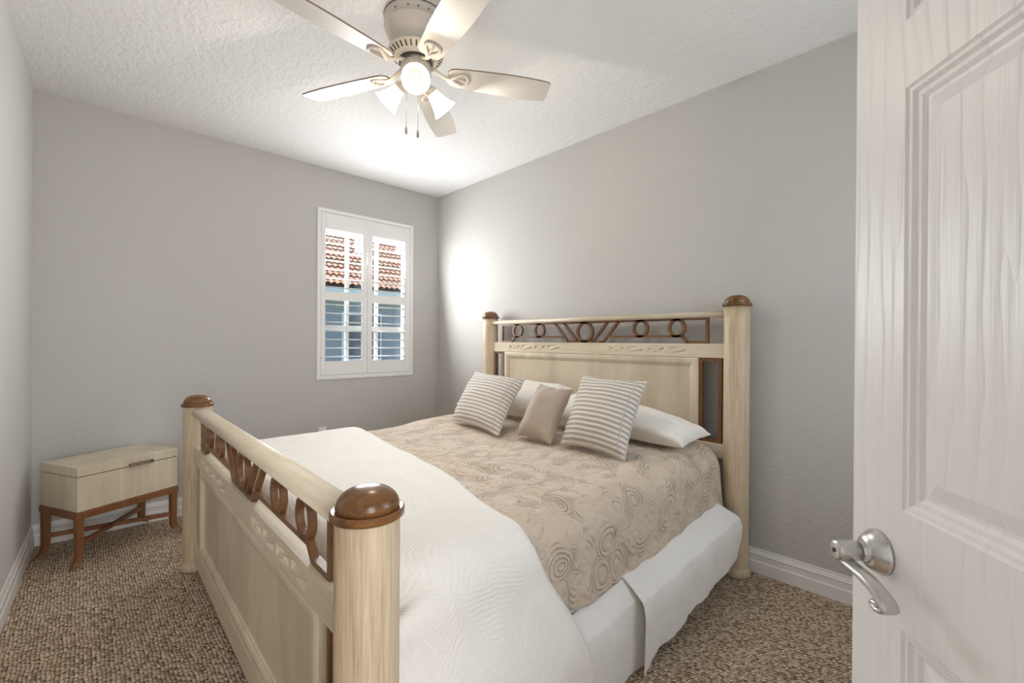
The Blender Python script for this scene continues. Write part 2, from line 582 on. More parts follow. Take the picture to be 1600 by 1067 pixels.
    def build(self, name, mats, parent=None, loc=None, bevel=0.0, solid=0.0, soft=False, weld=False):
        if loc is None:
            loc = parent_world(parent) if parent else Vector((0, 0, 0))
        loc = Vector(loc)
        me = bpy.data.meshes.new(name)
        me.from_pydata([p - loc for p in self.v], [], self.f)
        if not isinstance(mats, (list, tuple)):
            mats = [mats]
        for m in mats:
            me.materials.append(m)
        me.polygons.foreach_set('material_index', self.mi)
        me.polygons.foreach_set('use_smooth', [bool(s) for s in self.sm])
        if self.uv:
            ul = me.uv_layers.new(name='UVMap')
            for p in me.polygons:
                q = self.uv.get(p.index)
                if q:
                    for li, c in zip(p.loop_indices, q):
                        ul.data[li].uv = c
        bm = bmesh.new()
        bm.from_mesh(me)
        if weld:
            bmesh.ops.remove_doubles(bm, verts=bm.verts, dist=1e-5)
        if not self.uv:
            bmesh.ops.recalc_face_normals(bm, faces=bm.faces)
        bm.to_mesh(me)
        bm.free()
        me.update()
        o = bpy.data.objects.new(name, me)
        COL.objects.link(o)
        if parent:
            o.parent = parent
            o.location = loc - parent_world(parent)
        else:
            o.location = loc
        if solid:
            s = o.modifiers.new('thickness', 'SOLIDIFY')
            s.thickness = solid
            s.offset = -1
        if bevel:
            bv = o.modifiers.new('bevel', 'BEVEL')
            bv.width = bevel
            bv.segments = 2
            bv.limit_method = 'ANGLE'
            bv.angle_limit = math.radians(40)
            bv.harden_normals = False
        return o


def parent_world(o):
    p = Vector((0, 0, 0))
    while o is not None:
        p += o.location
        o = o.parent
    return p


def thing(name, label, cat, loc, group=None):
    o = bpy.data.objects.new(name, None)
    o.empty_display_size = 0.1
    COL.objects.link(o)
    o.location = loc
    return tag(o, label, cat, group)


def tag(o, label, cat, group=None):
    o['label'] = label
    o['category'] = cat
    if group:
        o['group'] = group
    return o


def struct(o, label=None, cat=None):
    o['kind'] = 'structure'
    if label:
        o['label'] = label
    if cat:
        o['category'] = cat
    return o


def smoothstep(a, b, x):
    t = min(1, max(0, (x - a) / (b - a)))
    return t * t * (3 - 2 * t)


def lerp(a, b, t):
    return a + (b - a) * t


def T(x=0, y=0, z=0):
    return Matrix.Translation((x, y, z))


# ------------------------------------------------------------------ room shell
TH = 0.12
# floor
m_ = MB()
m_.add([(-1.2, -2.4, 0), (XR + TH, -2.4, 0), (XR + TH, YW + TH, 0), (-1.2, YW + TH, 0), (-1.2, -2.4, -.1), (XR + TH, -2.4, -.1), (XR + TH, YW + TH, -.1), (-1.2, YW + TH, -.1)],
       [(0, 1, 2, 3), (7, 6, 5, 4), (0, 4, 5, 1), (1, 5, 6, 2), (2, 6, 7, 3), (3, 7, 4, 0)])
struct(m_.build('floor', M['carpet']), 'tan loop pile carpet with dark flecks covering the bedroom floor', 'carpet')
m_ = MB().box((-1.2, -2.4, H), (XR + TH, YW + TH, H + 0.1))
struct(m_.build('ceiling', M['ceiling']), 'white ceiling with a knockdown plaster texture', 'ceiling')
# headboard wall
m_ = MB().box((XR, YB - TH, 0), (XR + TH, YW + TH, H))
struct(m_.build('wall_right', M['wall']), 'warm grey wall behind the headboard', 'wall')
# window wall with its opening
WX0, WX1, WZ0, WZ1 = 1.458, 2.394, 0.932, 2.43
OX0, OX1, OZ0, OZ1 = WX0 + .03, WX1 - .03, WZ0 + .03, WZ1 - .03
m_ = MB()
m_.box((XL - .1, YW, 0), (OX0, YW + TH, H)).box((OX1, YW, 0), (XR, YW + TH, H))
m_.box((OX0, YW, 0), (OX1, YW + TH, OZ0)).box((OX0, YW, OZ1), (OX1, YW + TH, H))
struct(m_.build('wall_window', M['wall']), 'grey wall with the shuttered window', 'wall')
# left wall (slightly out of square)
m_ = MB()
ya, yb = YB - TH, YW
m_.add([(xl(ya), ya, 0), (xl(yb), yb, 0), (xl(yb) - TH, yb, 0), (xl(ya) - TH, ya, 0), (xl(ya), ya, H), (xl(yb), yb, H), (xl(yb) - TH, yb, H), (xl(ya) - TH, ya, H)],
       [(0, 3, 2, 1), (4, 5, 6, 7), (0, 1, 5, 4), (1, 2, 6, 5), (2, 3, 7, 6), (3, 0, 4, 7)])
struct(m_.build('wall_left', M['wall_left']), 'pale grey wall at the left edge', 'wall')
# door wall behind the camera, with the open doorway the camera looks in through
DX0, DX1, DZ = -0.36, 0.385, 2.05
m_ = MB()
m_.box((DX1, YB - TH, 0), (1.25, YB, H)).box((2.45, YB - TH, 0), (XR, YB, H)).box((1.25, YB - TH, 0), (2.45, YB, .93)).box((1.25, YB - TH, 2.43), (2.45, YB, H))
m_.box((xl(YB) - TH, YB - TH, DZ), (DX1, YB, H))
struct(m_.build('wall_door', M['wall']))
# unseen window added beside the doorway, behind the door leaf, for fill light
m_ = MB()
for (a, b) in (((1.25, YB - .09, .93), (1.30, YB + .012, 2.43)), ((2.40, YB - .09, .93), (2.45, YB + .012, 2.43)), ((1.30, YB - .09, 2.38), (2.40, YB + .012, 2.43)), ((1.30, YB - .09, .93), (2.40, YB + .012, .98)), ((1.30, YB - .08, 1.66), (2.40, YB - .04, 1.70))):
    m_.box(a, b)
w2 = struct(m_.build('added_window', M['trim'], bevel=.003))
MB().box((1.29, YB - .064, .97), (2.41, YB - .060, 2.39)).build('glass_pane', M['glass'], w2)
# the hall beyond the doorway
m_ = MB()
m_.box((-1.2, -2.4, 0), (-1.1, YB - TH, H)).box((1.1, -2.4, 0), (1.2, YB - TH, H)).box((-1.1, -2.4, 0), (1.1, -2.3, H)).box((-1.1, YB - TH, 0), (xl(YB) - TH, YB, H))
struct(m_.build('wall_hall', M['wall_left']))

# baseboards: stepped profile (depth from wall, height)
BASE = [(0, 0), (0.0145, 0), (0.0145, 0.062), (0.012, 0.066), (0.0105, 0.07), (0.0105, 0.098), (0.013, 0.101), (0.013, 0.105), (0.009, 0.109), (0.009, 0.114), (0.006, 0.121), (0.005, 0.133), (0, 0.133)]


def baseboard(name, p0, p1, nrm, ext0=0.0, ext1=0.0):
    p0, p1, nrm = Vector(p0), Vector(p1), Vector(nrm).normalized()
    m = MB()
    m.sweep([[p + nrm * d + Vector((0, 0, z)) for d, z in BASE] for p in (p0, p1)], smooth=False)
    return struct(m.build(name, M['trim']))


baseboard('baseboard_right', (XR, YB, 0), (XR, YW, 0), (-1, 0, 0))
baseboard('baseboard_window', (XL, YW, 0), (XR - .0145, YW, 0), (0, -1, 0))
baseboard('baseboard_left', (xl(YB), YB, 0), (xl(YW - .0145), YW - .0145, 0), (1, -SKEW, 0))
baseboard('baseboard_door', (DX1 + .09, YB, 0), (XR - .0145, YB, 0), (0, 1, 0))
# door casing on the hinge side and head
m_ = MB().box((DX1, YB - TH, 0), (DX1 + .012, YB, DZ)).box((DX1 + .012, YB, 0), (DX1 + .075, YB + .016, DZ + .07)).box((xl(YB) + .002, YB, DZ), (DX1 + .012, YB + .016, DZ + .07))
struct(m_.build('trim_1', M['trim'], bevel=.003))

# ------------------------------------------------------------------ window with plantation shutters
wy = YW                                    # inner wall face
m_ = MB()
I = Matrix.Identity(4)
# casing: moulded picture frame standing 12 mm proud of the wall, returning into the opening
for (a, b) in (((WX0, wy - .014, WZ0), (OX0 + .002, wy + .05, WZ1)), ((OX1 - .002, wy - .014, WZ0), (WX1, wy + .05, WZ1)),
               ((OX0, wy - .014, OZ1 - .002), (OX1, wy + .05, WZ1)), ((OX0, wy - .014, WZ0), (OX1, wy + .05, OZ0 + .002))):
    m_.box(a, b)
for (a, b) in (((OX0, wy - .002, OZ0), (OX0 + .006, wy + .05, OZ1)), ((OX1 - .006, wy - .002, OZ0), (OX1, wy + .05, OZ1)),
               ((OX0, wy - .002, OZ1 - .006), (OX1, wy + .05, OZ1)), ((OX0, wy - .002, OZ0), (OX1, wy + .05, OZ0 + .006))):
    m_.box(a, b)
win = struct(m_.build('window_1', M['shutter'], bevel=.003), 'window with white plantation shutters and a tiled roof beyond', 'window')
# rough caulk line under the casing
m_ = MB()
pts = [(WX0 + (WX1 - WX0) * i / 40, wy - .004 - .004 * noise.noise(Vector((i * .7, 0, 0))), WZ0 - .003 + .003 * noise.noise(Vector((i * .9, 4, 0)))) for i in range(41)]
m_.tube(pts, .0055, 8)
m_.build('caulk_line', M['shutter'], win)
# outer window sash with glass (single hung, mullion bars as seen through the louvers)
m_ = MB()
gy = wy + .085
for (a, b) in (((OX0, gy - .02, OZ0), (OX0 + .035, gy + .03, OZ1)), ((OX1 - .035, gy - .02, OZ0), (OX1, gy + .03, OZ1)),
               ((OX0, gy - .02, OZ1 - .04), (OX1, gy + .03, OZ1)), ((OX0, gy - .02, OZ0), (OX1, gy + .03, OZ0 + .04)),
               ((OX0 + .035, gy - .015, 1.36), (OX1 - .035, gy + .025, 1.41)),
               ((1.745, gy - .01, OZ0 + .04), (1.775, gy + .02, OZ1 - .04)), ((2.035, gy - .01, OZ0 + .04), (2.065, gy + .02, OZ1 - .04))):
    m_.box(a, b)
m_.build('window_sash', M['shutter'], win)
m_ = MB().box((OX0 + .03, gy + .004, OZ0 + .03), (OX1 - .03, gy + .008, OZ1 - .03))
m_.build('glass_pane', M['glass'], win)

PANELS = [(1.492, 1.911, 1.529, 1.866), (1.914, 2.360, 1.962, 2.300)]
for k, (px0, px1, ox0, ox1) in enumerate(PANELS):
    y0, y1 = wy - .012, wy + .016
    m_ = MB()
    z0, z1 = OZ0 + .006, OZ1 - .006
    m_.box((px0, y0, z0), (ox0, y1, z1)).box((ox1, y0, z0), (px1, y1, z1))
    m_.box((ox0, y0, 2.252), (ox1, y1, z1)).box((ox0, y0, 1.629), (ox1, y1, 1.706)).box((ox0, y0, z0), (ox1, y1, 1.087))
    sh = m_.build('shutter_panel', M['shutter'], win, bevel=.002)
    if k == 0:
        m_ = MB()
        for hz in (2.22, 1.11):
            m_.lathe([(.005, 0), (.005, .06)], T(OX0 + .004, wy - .016, hz), 10)
        m_.build('hinge', M['shutter'], sh)
    for zb, zt in ((1.087, 1.629), (1.706, 2.252)):
        for j in range(7):
            zc = zb + (zt - zb) * (j + .5) / 7
            # elliptical louver blade, tipped a little so its room edge is lower
            m_ = MB()
            yc, w, th, tilt = wy + .002, .043, .0055, math.radians(4.0)
            secs = []
            for x in (ox0 + .0035, ox1 - .0035):
                s = []
                for q in range(18):
                    a = 2 * PI * q / 18
                    dy, dz = w * math.cos(a), th * math.sin(a)
                    s.append(Vector((x, yc + dy * math.cos(tilt) - dz * math.sin(tilt), zc + dy * math.sin(tilt) + dz * math.cos(tilt))))
                secs.append(s)
            m_.sweep(secs)
            m_.build('louver', M['shutter'], sh)

# wall outlet
m_ = MB()
ox, oz = 1.512, 0.458
m_.box((ox - .035, YW - .006, oz - .057), (ox + .035, YW, oz + .057))
out_ = tag(m_.build('wall_outlet', M['plastic'], loc=(ox, YW, oz), bevel=.002), 'white wall outlet plate on the window wall just above the bed', 'outlet')
for dz in (-.02, .02):
    mm = MB().lathe([(.016, 0), (.0165, .003)], T(ox, YW - .009, oz + dz) @ Matrix.Rotation(-PI / 2, 4, 'X'), 20)
    rec = mm.build('socket', M['plastic'], out_)
    MB().box((ox - .007, YW - .0095, oz + dz - .003), (ox - .0055, YW - .009, oz + dz + .006)).box((ox + .0055, YW - .0095, oz + dz - .003), (ox + .007, YW - .009, oz + dz + .006)).build('slot', M['slot'], rec)

# ------------------------------------------------------------------ door (six panel, open into the room)
E0 = Vector((0.94, 0.158, 0))
DU = Vector((-0.758, -0.652, 0)).normalized()       # from the free edge towards the hinge
DN = Vector((-0.652, 0.758, 0)).normalized()        # visible face looks this way
# local x along -? keep right handed: u -> DU, d -> -DN (into the slab), z up ; check sign
DM = Matrix(((DU.x, -DN.x, 0, E0.x), (DU.y, -DN.y, 0, E0.y), (0, 0, 1, 0), (0, 0, 0, 1)))
DW, DH, DT = 0.762, 2.03, 0.035
us = [0, .110, .336, .426, .652, DW]
zs = [0.012, .21, .855, 1.027, 1.643, 1.740, 1.925, DH]
m_ = MB()
for side in (0, 1):
    dd = 0 if side == 0 else DT
    sg = 1 if side == 0 else -1
    for i in range(5):
        for j in range(7):
            if i in (1, 3) and j in (1, 3, 5):
                loops = [(0, dd), (.004, dd + sg * .003), (.009, dd + sg * .0035), (.014, dd + sg * .008), (.020, dd + sg * .0085), (.026, dd + sg * .0125), (.031, dd + sg * .0125), (.052, dd + sg * .005), (.054, dd + sg * .0045)]
                m_.frame_loops(us[i], us[i + 1], zs[j], zs[j + 1], loops, DM)
            else:
                m_.add([DM @ Vector(p) for p in ((us[i], dd, zs[j]), (us[i + 1], dd, zs[j]), (us[i + 1], dd, zs[j + 1]), (us[i], dd, zs[j + 1]))], [(0, 1, 2, 3)])
for (u0, u1, z0, z1) in ((0, 0, zs[0], DH), (DW, DW, zs[0], DH)):
    m_.add([DM @ Vector(p) for p in ((u0, 0, z0), (u0, DT, z0), (u0, DT, z1), (u0, 0, z1))], [(0, 1, 2, 3)])
for z in (zs[0], DH):
    m_.add([DM @ Vector(p) for p in ((0, 0, z), (DW, 0, z), (DW, DT, z), (0, DT, z))], [(0, 1, 2, 3)])
door = struct(m_.build('door_1', M['door'], loc=E0, weld=True), 'white six panel door standing open at the right', 'door')

# lever handle
hu, hz = 0.064, 0.947
HM = DM @ T(hu, 0, hz) @ Matrix.Rotation(PI / 2, 4, 'X')      # local z -> out of the door face
m_ = MB().lathe([(.034, 0), (.034, .004), (.0325, .006), (.0295, .011), (.0245, .018), (.019, .021), (.0155, .022), (.0150, .026), (.0150, .030), (.0125, .031)], HM, 48)
handle = m_.build('door_handle', M['nickel'], door)
m_ = MB().lathe([(.0145, .028), (.0145, .036), (.0155, .037), (.0155, .062), (.0135, .066), (.0095, .0668)], HM, 32)
spindle = m_.build('spindle', M['nickel'], handle)
MB().lathe([(.0035, .066), (.0035, .0685), (.001, .069)], HM, 16).build('privacy_button', M['steel'], handle)
# wave lever: flat ribbon bending from the spindle towards the hinge, ending in a scroll
pts = []
for (a, b) in ((-.006, .009), (-.008, -.003), (.000, -.0125), (.012, -.0165), (.026, -.0175), (.040, -.020), (.054, -.027), (.066, -.038), (.074, -.050), (.0765, -.061), (.0735, -.069), (.067, -.0725), (.0605, -.070), (.0585, -.064), (.062, -.0595), (.0665, -.061), (.0665, -.0655)):
    pts.append((a * 1.22 if a > 0 else a, b if b > -.0125 else -.0125 + (b + .0125) * .55))
secs = []
n = len(pts)
fine = []
for i in range(n - 1):
    p0, p1, p2, p3 = pts[max(i - 1, 0)], pts[i], pts[i + 1], pts[min(i + 2, n - 1)]
    for s in range(4):
        t = s / 4
        fine.append(tuple(.5 * ((2 * p1[c]) + (-p0[c] + p2[c]) * t + (2 * p0[c] - 5 * p1[c] + 4 * p2[c] - p3[c]) * t * t + (-p0[c] + 3 * p1[c] - 3 * p2[c] + p3[c]) * t ** 3) for c in (0, 1)))
fine.append(pts[-1])
for i, p in enumerate(fine):
    a, b = fine[max(i - 1, 0)], fine[min(i + 1, len(fine) - 1)]
    t = Vector((b[0] - a[0], b[1] - a[1]))
    t.normalize()
    nx, nz = -t.y, t.x
    k = i / (len(fine) - 1)
    th = lerp(.0052, .0034, smoothstep(.3, 1, k))
    hw = lerp(.0105, .0125, smoothstep(.2, .6, k))
    yc = -.052 + .004 * smoothstep(.2, .6, k)
    s = []
    for q in range(12):
        an = 2 * PI * q / 12
        cs, sn = math.cos(an), math.sin(an)
        cs = math.copysign(abs(cs) ** .6, cs)
        sn = math.copysign(abs(sn) ** .6, sn)
        s.append(DM @ Vector((hu + p[0] + nx * th * sn, yc + hw * cs, hz + p[1] + nz * th * sn)))
    secs.append(s)
MB().sweep(secs).build('lever', M['nickel'], handle)

# ------------------------------------------------------------------ ceiling fan with three lights
FC = Vector((1.13, 1.90, H))
fan = thing('ceiling_fan', 'cream five blade ceiling fan with three lit glass shades', 'ceiling fan', FC)
FM = T(FC.x, FC.y, 0)
m_ = MB().lathe([(.146, H), (.146, H - .012), (.143, H - .014), (.143, H - .045), (.147, H - .048), (.147, H - .053), (.142, H - .057), (.139, H - .075), (.128, H - .100), (.112, H - .122), (.106, H - .128), (.106, H - .133)], FM, 64)
mh = m_.build('motor_housing', M['fan'], fan)
m_ = MB().lathe([(.1475, H), (.1475, H - .004)], FM, 64)
m_.build('mounting_ring', M['steel'], mh)
for a in (225, 243, 261, 200):
    d = Vector((math.cos(math.radians(a)), math.sin(math.radians(a)), 0))
    MB().lathe([(.0035, 0), (.0035, .004), (.002, .005)], T(FC.x + d.x * .142, FC.y + d.y * .142, H - .03) @ d.to_track_quat('Z', 'Y').to_matrix().to_4x4(), 10).build('screw', M['steel'], mh)
m_ = MB().lathe([(.106, H - .131), (.113, H - .133), (.1135, H - .137), (.109, H - .140), (.118, H - .146), (.127, H - .154), (.129, H - .159), (.127, H - .163), (.096, H - .186), (.088, H - .188), (.086, H - .192), (.082, H - .194)], FM, 64)
vr = m_.build('vent_ring', M['fan'], fan)
m_ = MB()
for k in range(30):
    a = 2 * PI * k / 30
    d = Vector((math.cos(a), math.sin(a), 0))
    side = Vector((-d.y, d.x, 0))
    p0 = FC + d * .1225 + Vector((0, 0, -.1675))
    p1 = FC + d * .1020 + Vector((0, 0, -.1827))
    nrm = Vector((d.x * .6, d.y * .6, -.8))
    m_.add([p0 + side * .0040 + nrm * .0008, p0 - side * .0040 + nrm * .0008, p1 - side * .0034 + nrm * .0008, p1 + side * .0034 + nrm * .0008,
            p0 + side * .0040 - nrm * .002, p0 - side * .0040 - nrm * .002, p1 - side * .0034 - nrm * .002, p1 + side * .0034 - nrm * .002],
           [(0, 1, 2, 3), (7, 6, 5, 4), (0, 4, 5, 1), (1, 5, 6, 2), (2, 6, 7, 3), (3, 7, 4, 0)])
m_.build('vent_slot', M['slot'], vr)
MB().lathe([(.078, H - .193), (.078, H - .213)], FM, 48).build('flywheel', M['steel'], fan)
MB().lathe([(.068, H - .208), (.071, H - .212), (.071, H - .262), (.066, H - .270), (.066, H - .290), (.058, H - .305), (.036, H - .318), (.012, H - .322)], FM, 48).build('light_fitter', M['fan'], fan)

ZB = 2.545
for k in range(5):
    a = math.radians(42.5 + 72 * k)
    d = Vector((math.cos(a), math.sin(a), 0))
    t = Vector((-math.sin(a), math.cos(a), 0))
    pit = math.radians(12)
    tp = t * math.cos(pit) - Vector((0, 0, math.sin(pit)))
    nn = d.cross(tp)
    base = Vector((FC.x, FC.y, ZB))
    # blade outline (r, half width)
    L, half = [], []
    ol = []
    pr = [(.150, .030), (.158, .043), (.172, .052), (.20, .057), (.30, .0645), (.42, .0705), (.52, .0715), (.60, .0675), (.635, .064), (.648, .060), (.654, .052)]
    up_ = [(r, w) for r, w in pr]
    dn_ = [(r - .0 * w, -w) for r, w in reversed(pr)]
    ol = up_ + dn_
    th = .0035
    nO = len(ol)
    m_ = MB()
    top = [base + d * r + tp * w + nn * th for r, w in ol]
    bot = [base + d * r + tp * w - nn * th for r, w in ol]
    m_.add(bot, [tuple(range(nO))], mi=0)
    m_.add(top, [tuple(range(nO - 1, -1, -1))], mi=0)
    m_.add(bot + top, [((q + 1) % nO, q, nO + q, nO + (q + 1) % nO) for q in range(nO)], mi=1)
    bl = m_.build('fan_blade', [M['blade'], M['blade_edge']], fan)
    # blade iron: arm from the flywheel, opening into a pierced heart under the blade
    m_ = MB()
    arm = []
    for (r, dz, off) in ((.070, .026, 0), (.095, .018, 0), (.120, .002, 0), (.145, -.010, 0), (.165, -.014, 0), (.180, -.0135, 0)):
        arm.append(base + d * r + Vector((0, 0, dz)))
    m_.tube(arm, [.015, .0125, .0115, .0115, .0115, .011], 12, .55)

    def ir(r, w, dz):
        return base + d * r + tp * w - nn * (th + dz)

    for sgn in (1, -1):
        path = [ir(.165, sgn * .004, .009), ir(.185, sgn * .016, .008), (ir(.205, sgn * .029, .006)), ir(.222, sgn * .034, .005), ir(.236, sgn * .029, .005), ir(.244, sgn * .015, .005), ir(.246, 0, .005)]
        m_.tube(path, [.0095, .0085, .0075, .007, .007, .007, .007], 10, .75)
    m_.tube([ir(.165, 0, .009), ir(.19, 0, .006), ir(.243, 0, .004)], [.006, .0045, .0045], 8, .6)
    m_.build('blade_iron', M['fan'], fan)

SHADE_PROF = [(.023, .0), (.026, .004), (.029, .018), (.033, .040), (.0385, .062), (.046, .083), (.054, .099), (.062, .110)]
for k, ang in enumerate((239, 359, 119)):
    a = math.radians(ang)
    tilt = math.radians(38)
    d = Vector((math.cos(a) * math.cos(tilt), math.sin(a) * math.cos(tilt), -math.sin(tilt)))
    hd = Vector((math.cos(a), math.sin(a), 0))
    p0 = Vector((FC.x, FC.y, 2.487)) + hd * .078
    q = d.to_track_quat('Z', 'Y').to_matrix().to_4x4()
    m_ = MB()
    m_.tube([Vector((FC.x, FC.y, 2.503)) + hd * .045, Vector((FC.x, FC.y, 2.505)) + hd * .06, p0 - d * .012, p0], [.016, .017, .019, .024], 20)
    m_.lathe([(.019, -.014), (.0275, -.006), (.0285, .010), (.026, .012)], T(*p0) @ q, 28)
    lk = m_.build('light_socket', M['fan'], fan)
    m_ = MB().lathe(SHADE_PROF, T(*p0) @ q, 40, cap0=False, cap1=False)
    m_.build('lamp_shade', M['shade'], fan)
    m_ = MB().lathe([(.009, .012), (.011, .030), (.0165, .048), (.019, .060), (.0165, .072), (.010, .080), (.002, .083)], T(*p0) @ q, 24)
    m_.build('light_bulb', M['bulb'], lk)
    lp = lamp('fan_lamp_light', 'POINT', p0 + d * .089, BULB_POWER, BULB_COLOR, shadow_soft_size=.012)

for k, (dx, dy, zb, tone) in enumerate(((-.052, -.005, 2.232, 'a'), (-.006, -.03, 2.222, 'b'))):
    x, y = FC.x + dx, FC.y + dy
    m_ = MB().tube([(x, y, 2.48), (x, y, 2.36), (x, y, zb + .03)], .0011, 6)
    ch = m_.build('pull_chain', M['nickel'], fan)
    MB().lathe([(.002, .036), (.0045, .030), (.0055, .012), (.0055, .004), (.003, 0)], T(x, y, zb), 16).build('chain_fob', M['bronze'], ch)

# ------------------------------------------------------------------ bed: whitewashed posts and boards with walnut fretwork
HBX, HBY = 2.585, 2.0165
FBX, FBY, FROT = 0.4495, 1.9925, -0.0135
BED0 = Vector((1.5, 2.0, 0))
bed = thing('bed', 'king bed of whitewashed wood with walnut post caps and pierced fretwork', 'bed', BED0)


def board_matrix(x, y, rot):
    # local u -> -y, local d -> +x, then turned about z
    return T(x, y, 0) @ Matrix.Rotation(rot, 4, 'Z') @ Matrix(((0, 1, 0, 0), (-1, 0, 0, 0), (0, 0, 1, 0), (0, 0, 0, 1)))


HBM = board_matrix(HBX, HBY, 0)
FBM = board_matrix(FBX, FBY, FROT)


def post(mat, u, ztop, name='bed_post'):
    r = .0665
    P = mat @ T(u, 0, 0)
    prof = [(.066, 0), (.074, .006), (.077, .018), (.076, .034), (.070, .046), (.0665, .052), (r, .06)]
    z = .06
    while z < ztop - .12:
        z += .12
        prof.append((r, z))
    prof.append((r, ztop))
    o = MB().lathe(prof, P, 56).build(name, M['cream_v'], bed)
    cap = MB()
    cap.lathe([(.0735, ztop - .001), (.0755, ztop + .001), (.0755, ztop + .014)], P, 56, cap1=False)
    cap.lathe([(.0755, ztop + .014), (.0740, ztop + .0165), (.0725, ztop + .017)], P, 56, cap0=False, cap1=False)
    cap.lathe([(.0725, ztop + .017), (.0635, ztop + .0155)], P, 56, cap0=False, cap1=False)
    dome = [(.0630, ztop + .0150), (.0648, ztop + .019)]
    for k in range(1, 11):
        a = PI / 2 * k / 10
        dome.append((.0652 * math.cos(a) ** .85 if k < 10 else .0005, ztop + .021 + .041 * math.sin(a) ** 1.0))
    cap.lathe(dome, P, 56, cap0=False)
    cap.build('post_cap', M['cap'], o)
    return o


PU = 1.05          # post centres
for s in (1, -1):
    post(HBM, s * PU, 1.474)
    post(FBM, s * 1.078, .902)


def bullnose(mat, hw, z0, z1, d0, d1, u_over):
    """rail with a rounded front edge, along u"""
    zc, rz = (z0 + z1) / 2, (z1 - z0) / 2
    dm, dr = (d0 + d1) / 2, (d1 - d0) / 2
    m = MB()
    secs = []
    for u in (-u_over, u_over):
        s = []
        for q in range(28):
            a = 2 * PI * q / 28
            c, n = math.cos(a), math.sin(a)
            s.append(mat @ Vector((u, dm + dr * math.copysign(abs(c) ** .75, c), zc + rz * math.copysign(abs(n) ** .75, n))))
        secs.append(s)
    m.sweep(secs)
    return m


def bar(m, mat, p, q, w, d0, d1):
    """flat bar between two (u, z) points"""
    p, q = Vector(p), Vector(q)
    t = (q - p).normalized()
    n = Vector((-t.y, t.x)) * (w / 2)
    m.prism([tuple(p - n), tuple(q - n), tuple(q + n), tuple(p + n)], mat, d0, d1)


def fretwork(mat, zlow, ztop, d0, d1, sx=1.0):
    w = .0165
    m = MB()
    hgt = ztop - zlow
    zmid = zlow + .228 * hgt           # upper level of the stepped bottom bar
    U = .895 * sx
    bar(m, mat, (-U, ztop - w / 2), (U, ztop - w / 2), w, d0, d1)
    for s in (1, -1):
        bar(m, mat, (s * (U - w / 2), zlow), (s * (U - w / 2), ztop - w), w, d0, d1)
        bar(m, mat, (s * (U - w), zlow + w / 2), (s * .768 * sx, zlow + w / 2), w, d0, d1)
        bar(m, mat, (s * .772 * sx, zlow + w * .4), (s * .735 * sx, zmid + w * .5), w, d0, d1)
        bar(m, mat, (s * .738 * sx, zmid + w / 2), (s * .205 * sx, zmid + w / 2), w, d0, d1)
        bar(m, mat, (s * .150 * sx, zlow), (s * .285 * sx, ztop - w * .6), w, d0, d1)
        bar(m, mat, (s * .068 * sx, zlow + w * .6), (s * .196 * sx, ztop - w * .6), w, d0, d1)
        for cu in (.700, .450):
            ro = (ztop - w * .5 - zmid - w * .4) / 2
            m.ring(s * cu * sx, (ztop - w * .5 + zmid + w * .5) / 2, ro + .006, ro - w + .004, mat, d0, d1)
    bar(m, mat, (-.158 * sx, zlow + w / 2), (.158 * sx, zlow + w / 2), w, d0, d1)
    ro = (hgt - w) / 2
    m.ring(0, zlow + hgt / 2, ro + .006, ro - w + .004, mat, d0, d1)
    return m


def pit(u, z, tri, slope=.75, cap=.014):
    """depth of a chip cut inside a triangle"""
    dmin = 1e9
    for k in range(3):
        (x0, y0), (x1, y1) = tri[k], tri[(k + 1) % 3]
        ex, ey = x1 - x0, y1 - y0
        l = math.hypot(ex, ey)
        dd = ((u - x0) * ey - (z - y0) * ex) / l
        dmin = min(dmin, dd)
    return max(0.0, min(cap, dmin * slope))


def cw(tri):
    (a, b), (c, d), (e, f) = tri
    area = (c - a) * (f - b) - (e - a) * (d - b)
    return tri if area < 0 else [tri[0], tri[2], tri[1]]


def carved_rail(mat, z0, z1, d0, d1, U, starts, mw, mhh):
    """cross rail whose face carries two rows of chip-carved motifs"""
    zc = (z0 + z1) / 2
    tris = []
    for u0 in starts:
        for k in range(4):
            a, b = u0 + k * (mw + .026), u0 + k * (mw + .026) + mw
            c = (a + b) / 2
            lo, hi = zc - mhh, zc + mhh
            if k % 2 == 0:
                tris += [[(a, lo), (a, hi), (c, zc)], [(b, lo), (b, hi), (c, zc)], [(a + .012, hi), (b - .012, hi), (c, zc + .004)], [(a + .012, lo), (b - .012, lo), (c, zc - .004)]]
            else:
                tris += [[(a, hi), (b - .016, hi), (a, lo + .010)], [(b, lo), (a + .016, lo), (b, hi - .010)]]
    tris = [cw(t) for t in tris]
    nu, nv = 560, 22
    bb = [(min(p[0] for p in t), max(p[0] for p in t)) for t in tris]

    def fn(s, t):
        u, z = -U + 2 * U * s, z0 + (z1 - z0) * t
        dep = 0
        for tr, (lo, hi) in zip(tris, bb):
            if lo <= u <= hi:
                dep = max(dep, pit(u, z, tr))
        return mat @ Vector((u, d0 + dep, z))

    m = MB().grid(fn, nu, nv, smooth=False)
    m.uv = {}
    P = lambda u, d, z: mat @ Vector((u, d, z))
    m.add([P(-U, d0, z0), P(U, d0, z0), P(U, d1, z0), P(-U, d1, z0), P(-U, d0, z1), P(U, d0, z1), P(U, d1, z1), P(-U, d1, z1)],
          [(0, 3, 2, 1), (4, 5, 6, 7), (2, 3, 7, 6), (1, 2, 6, 5), (3, 0, 4, 7)])
    return m


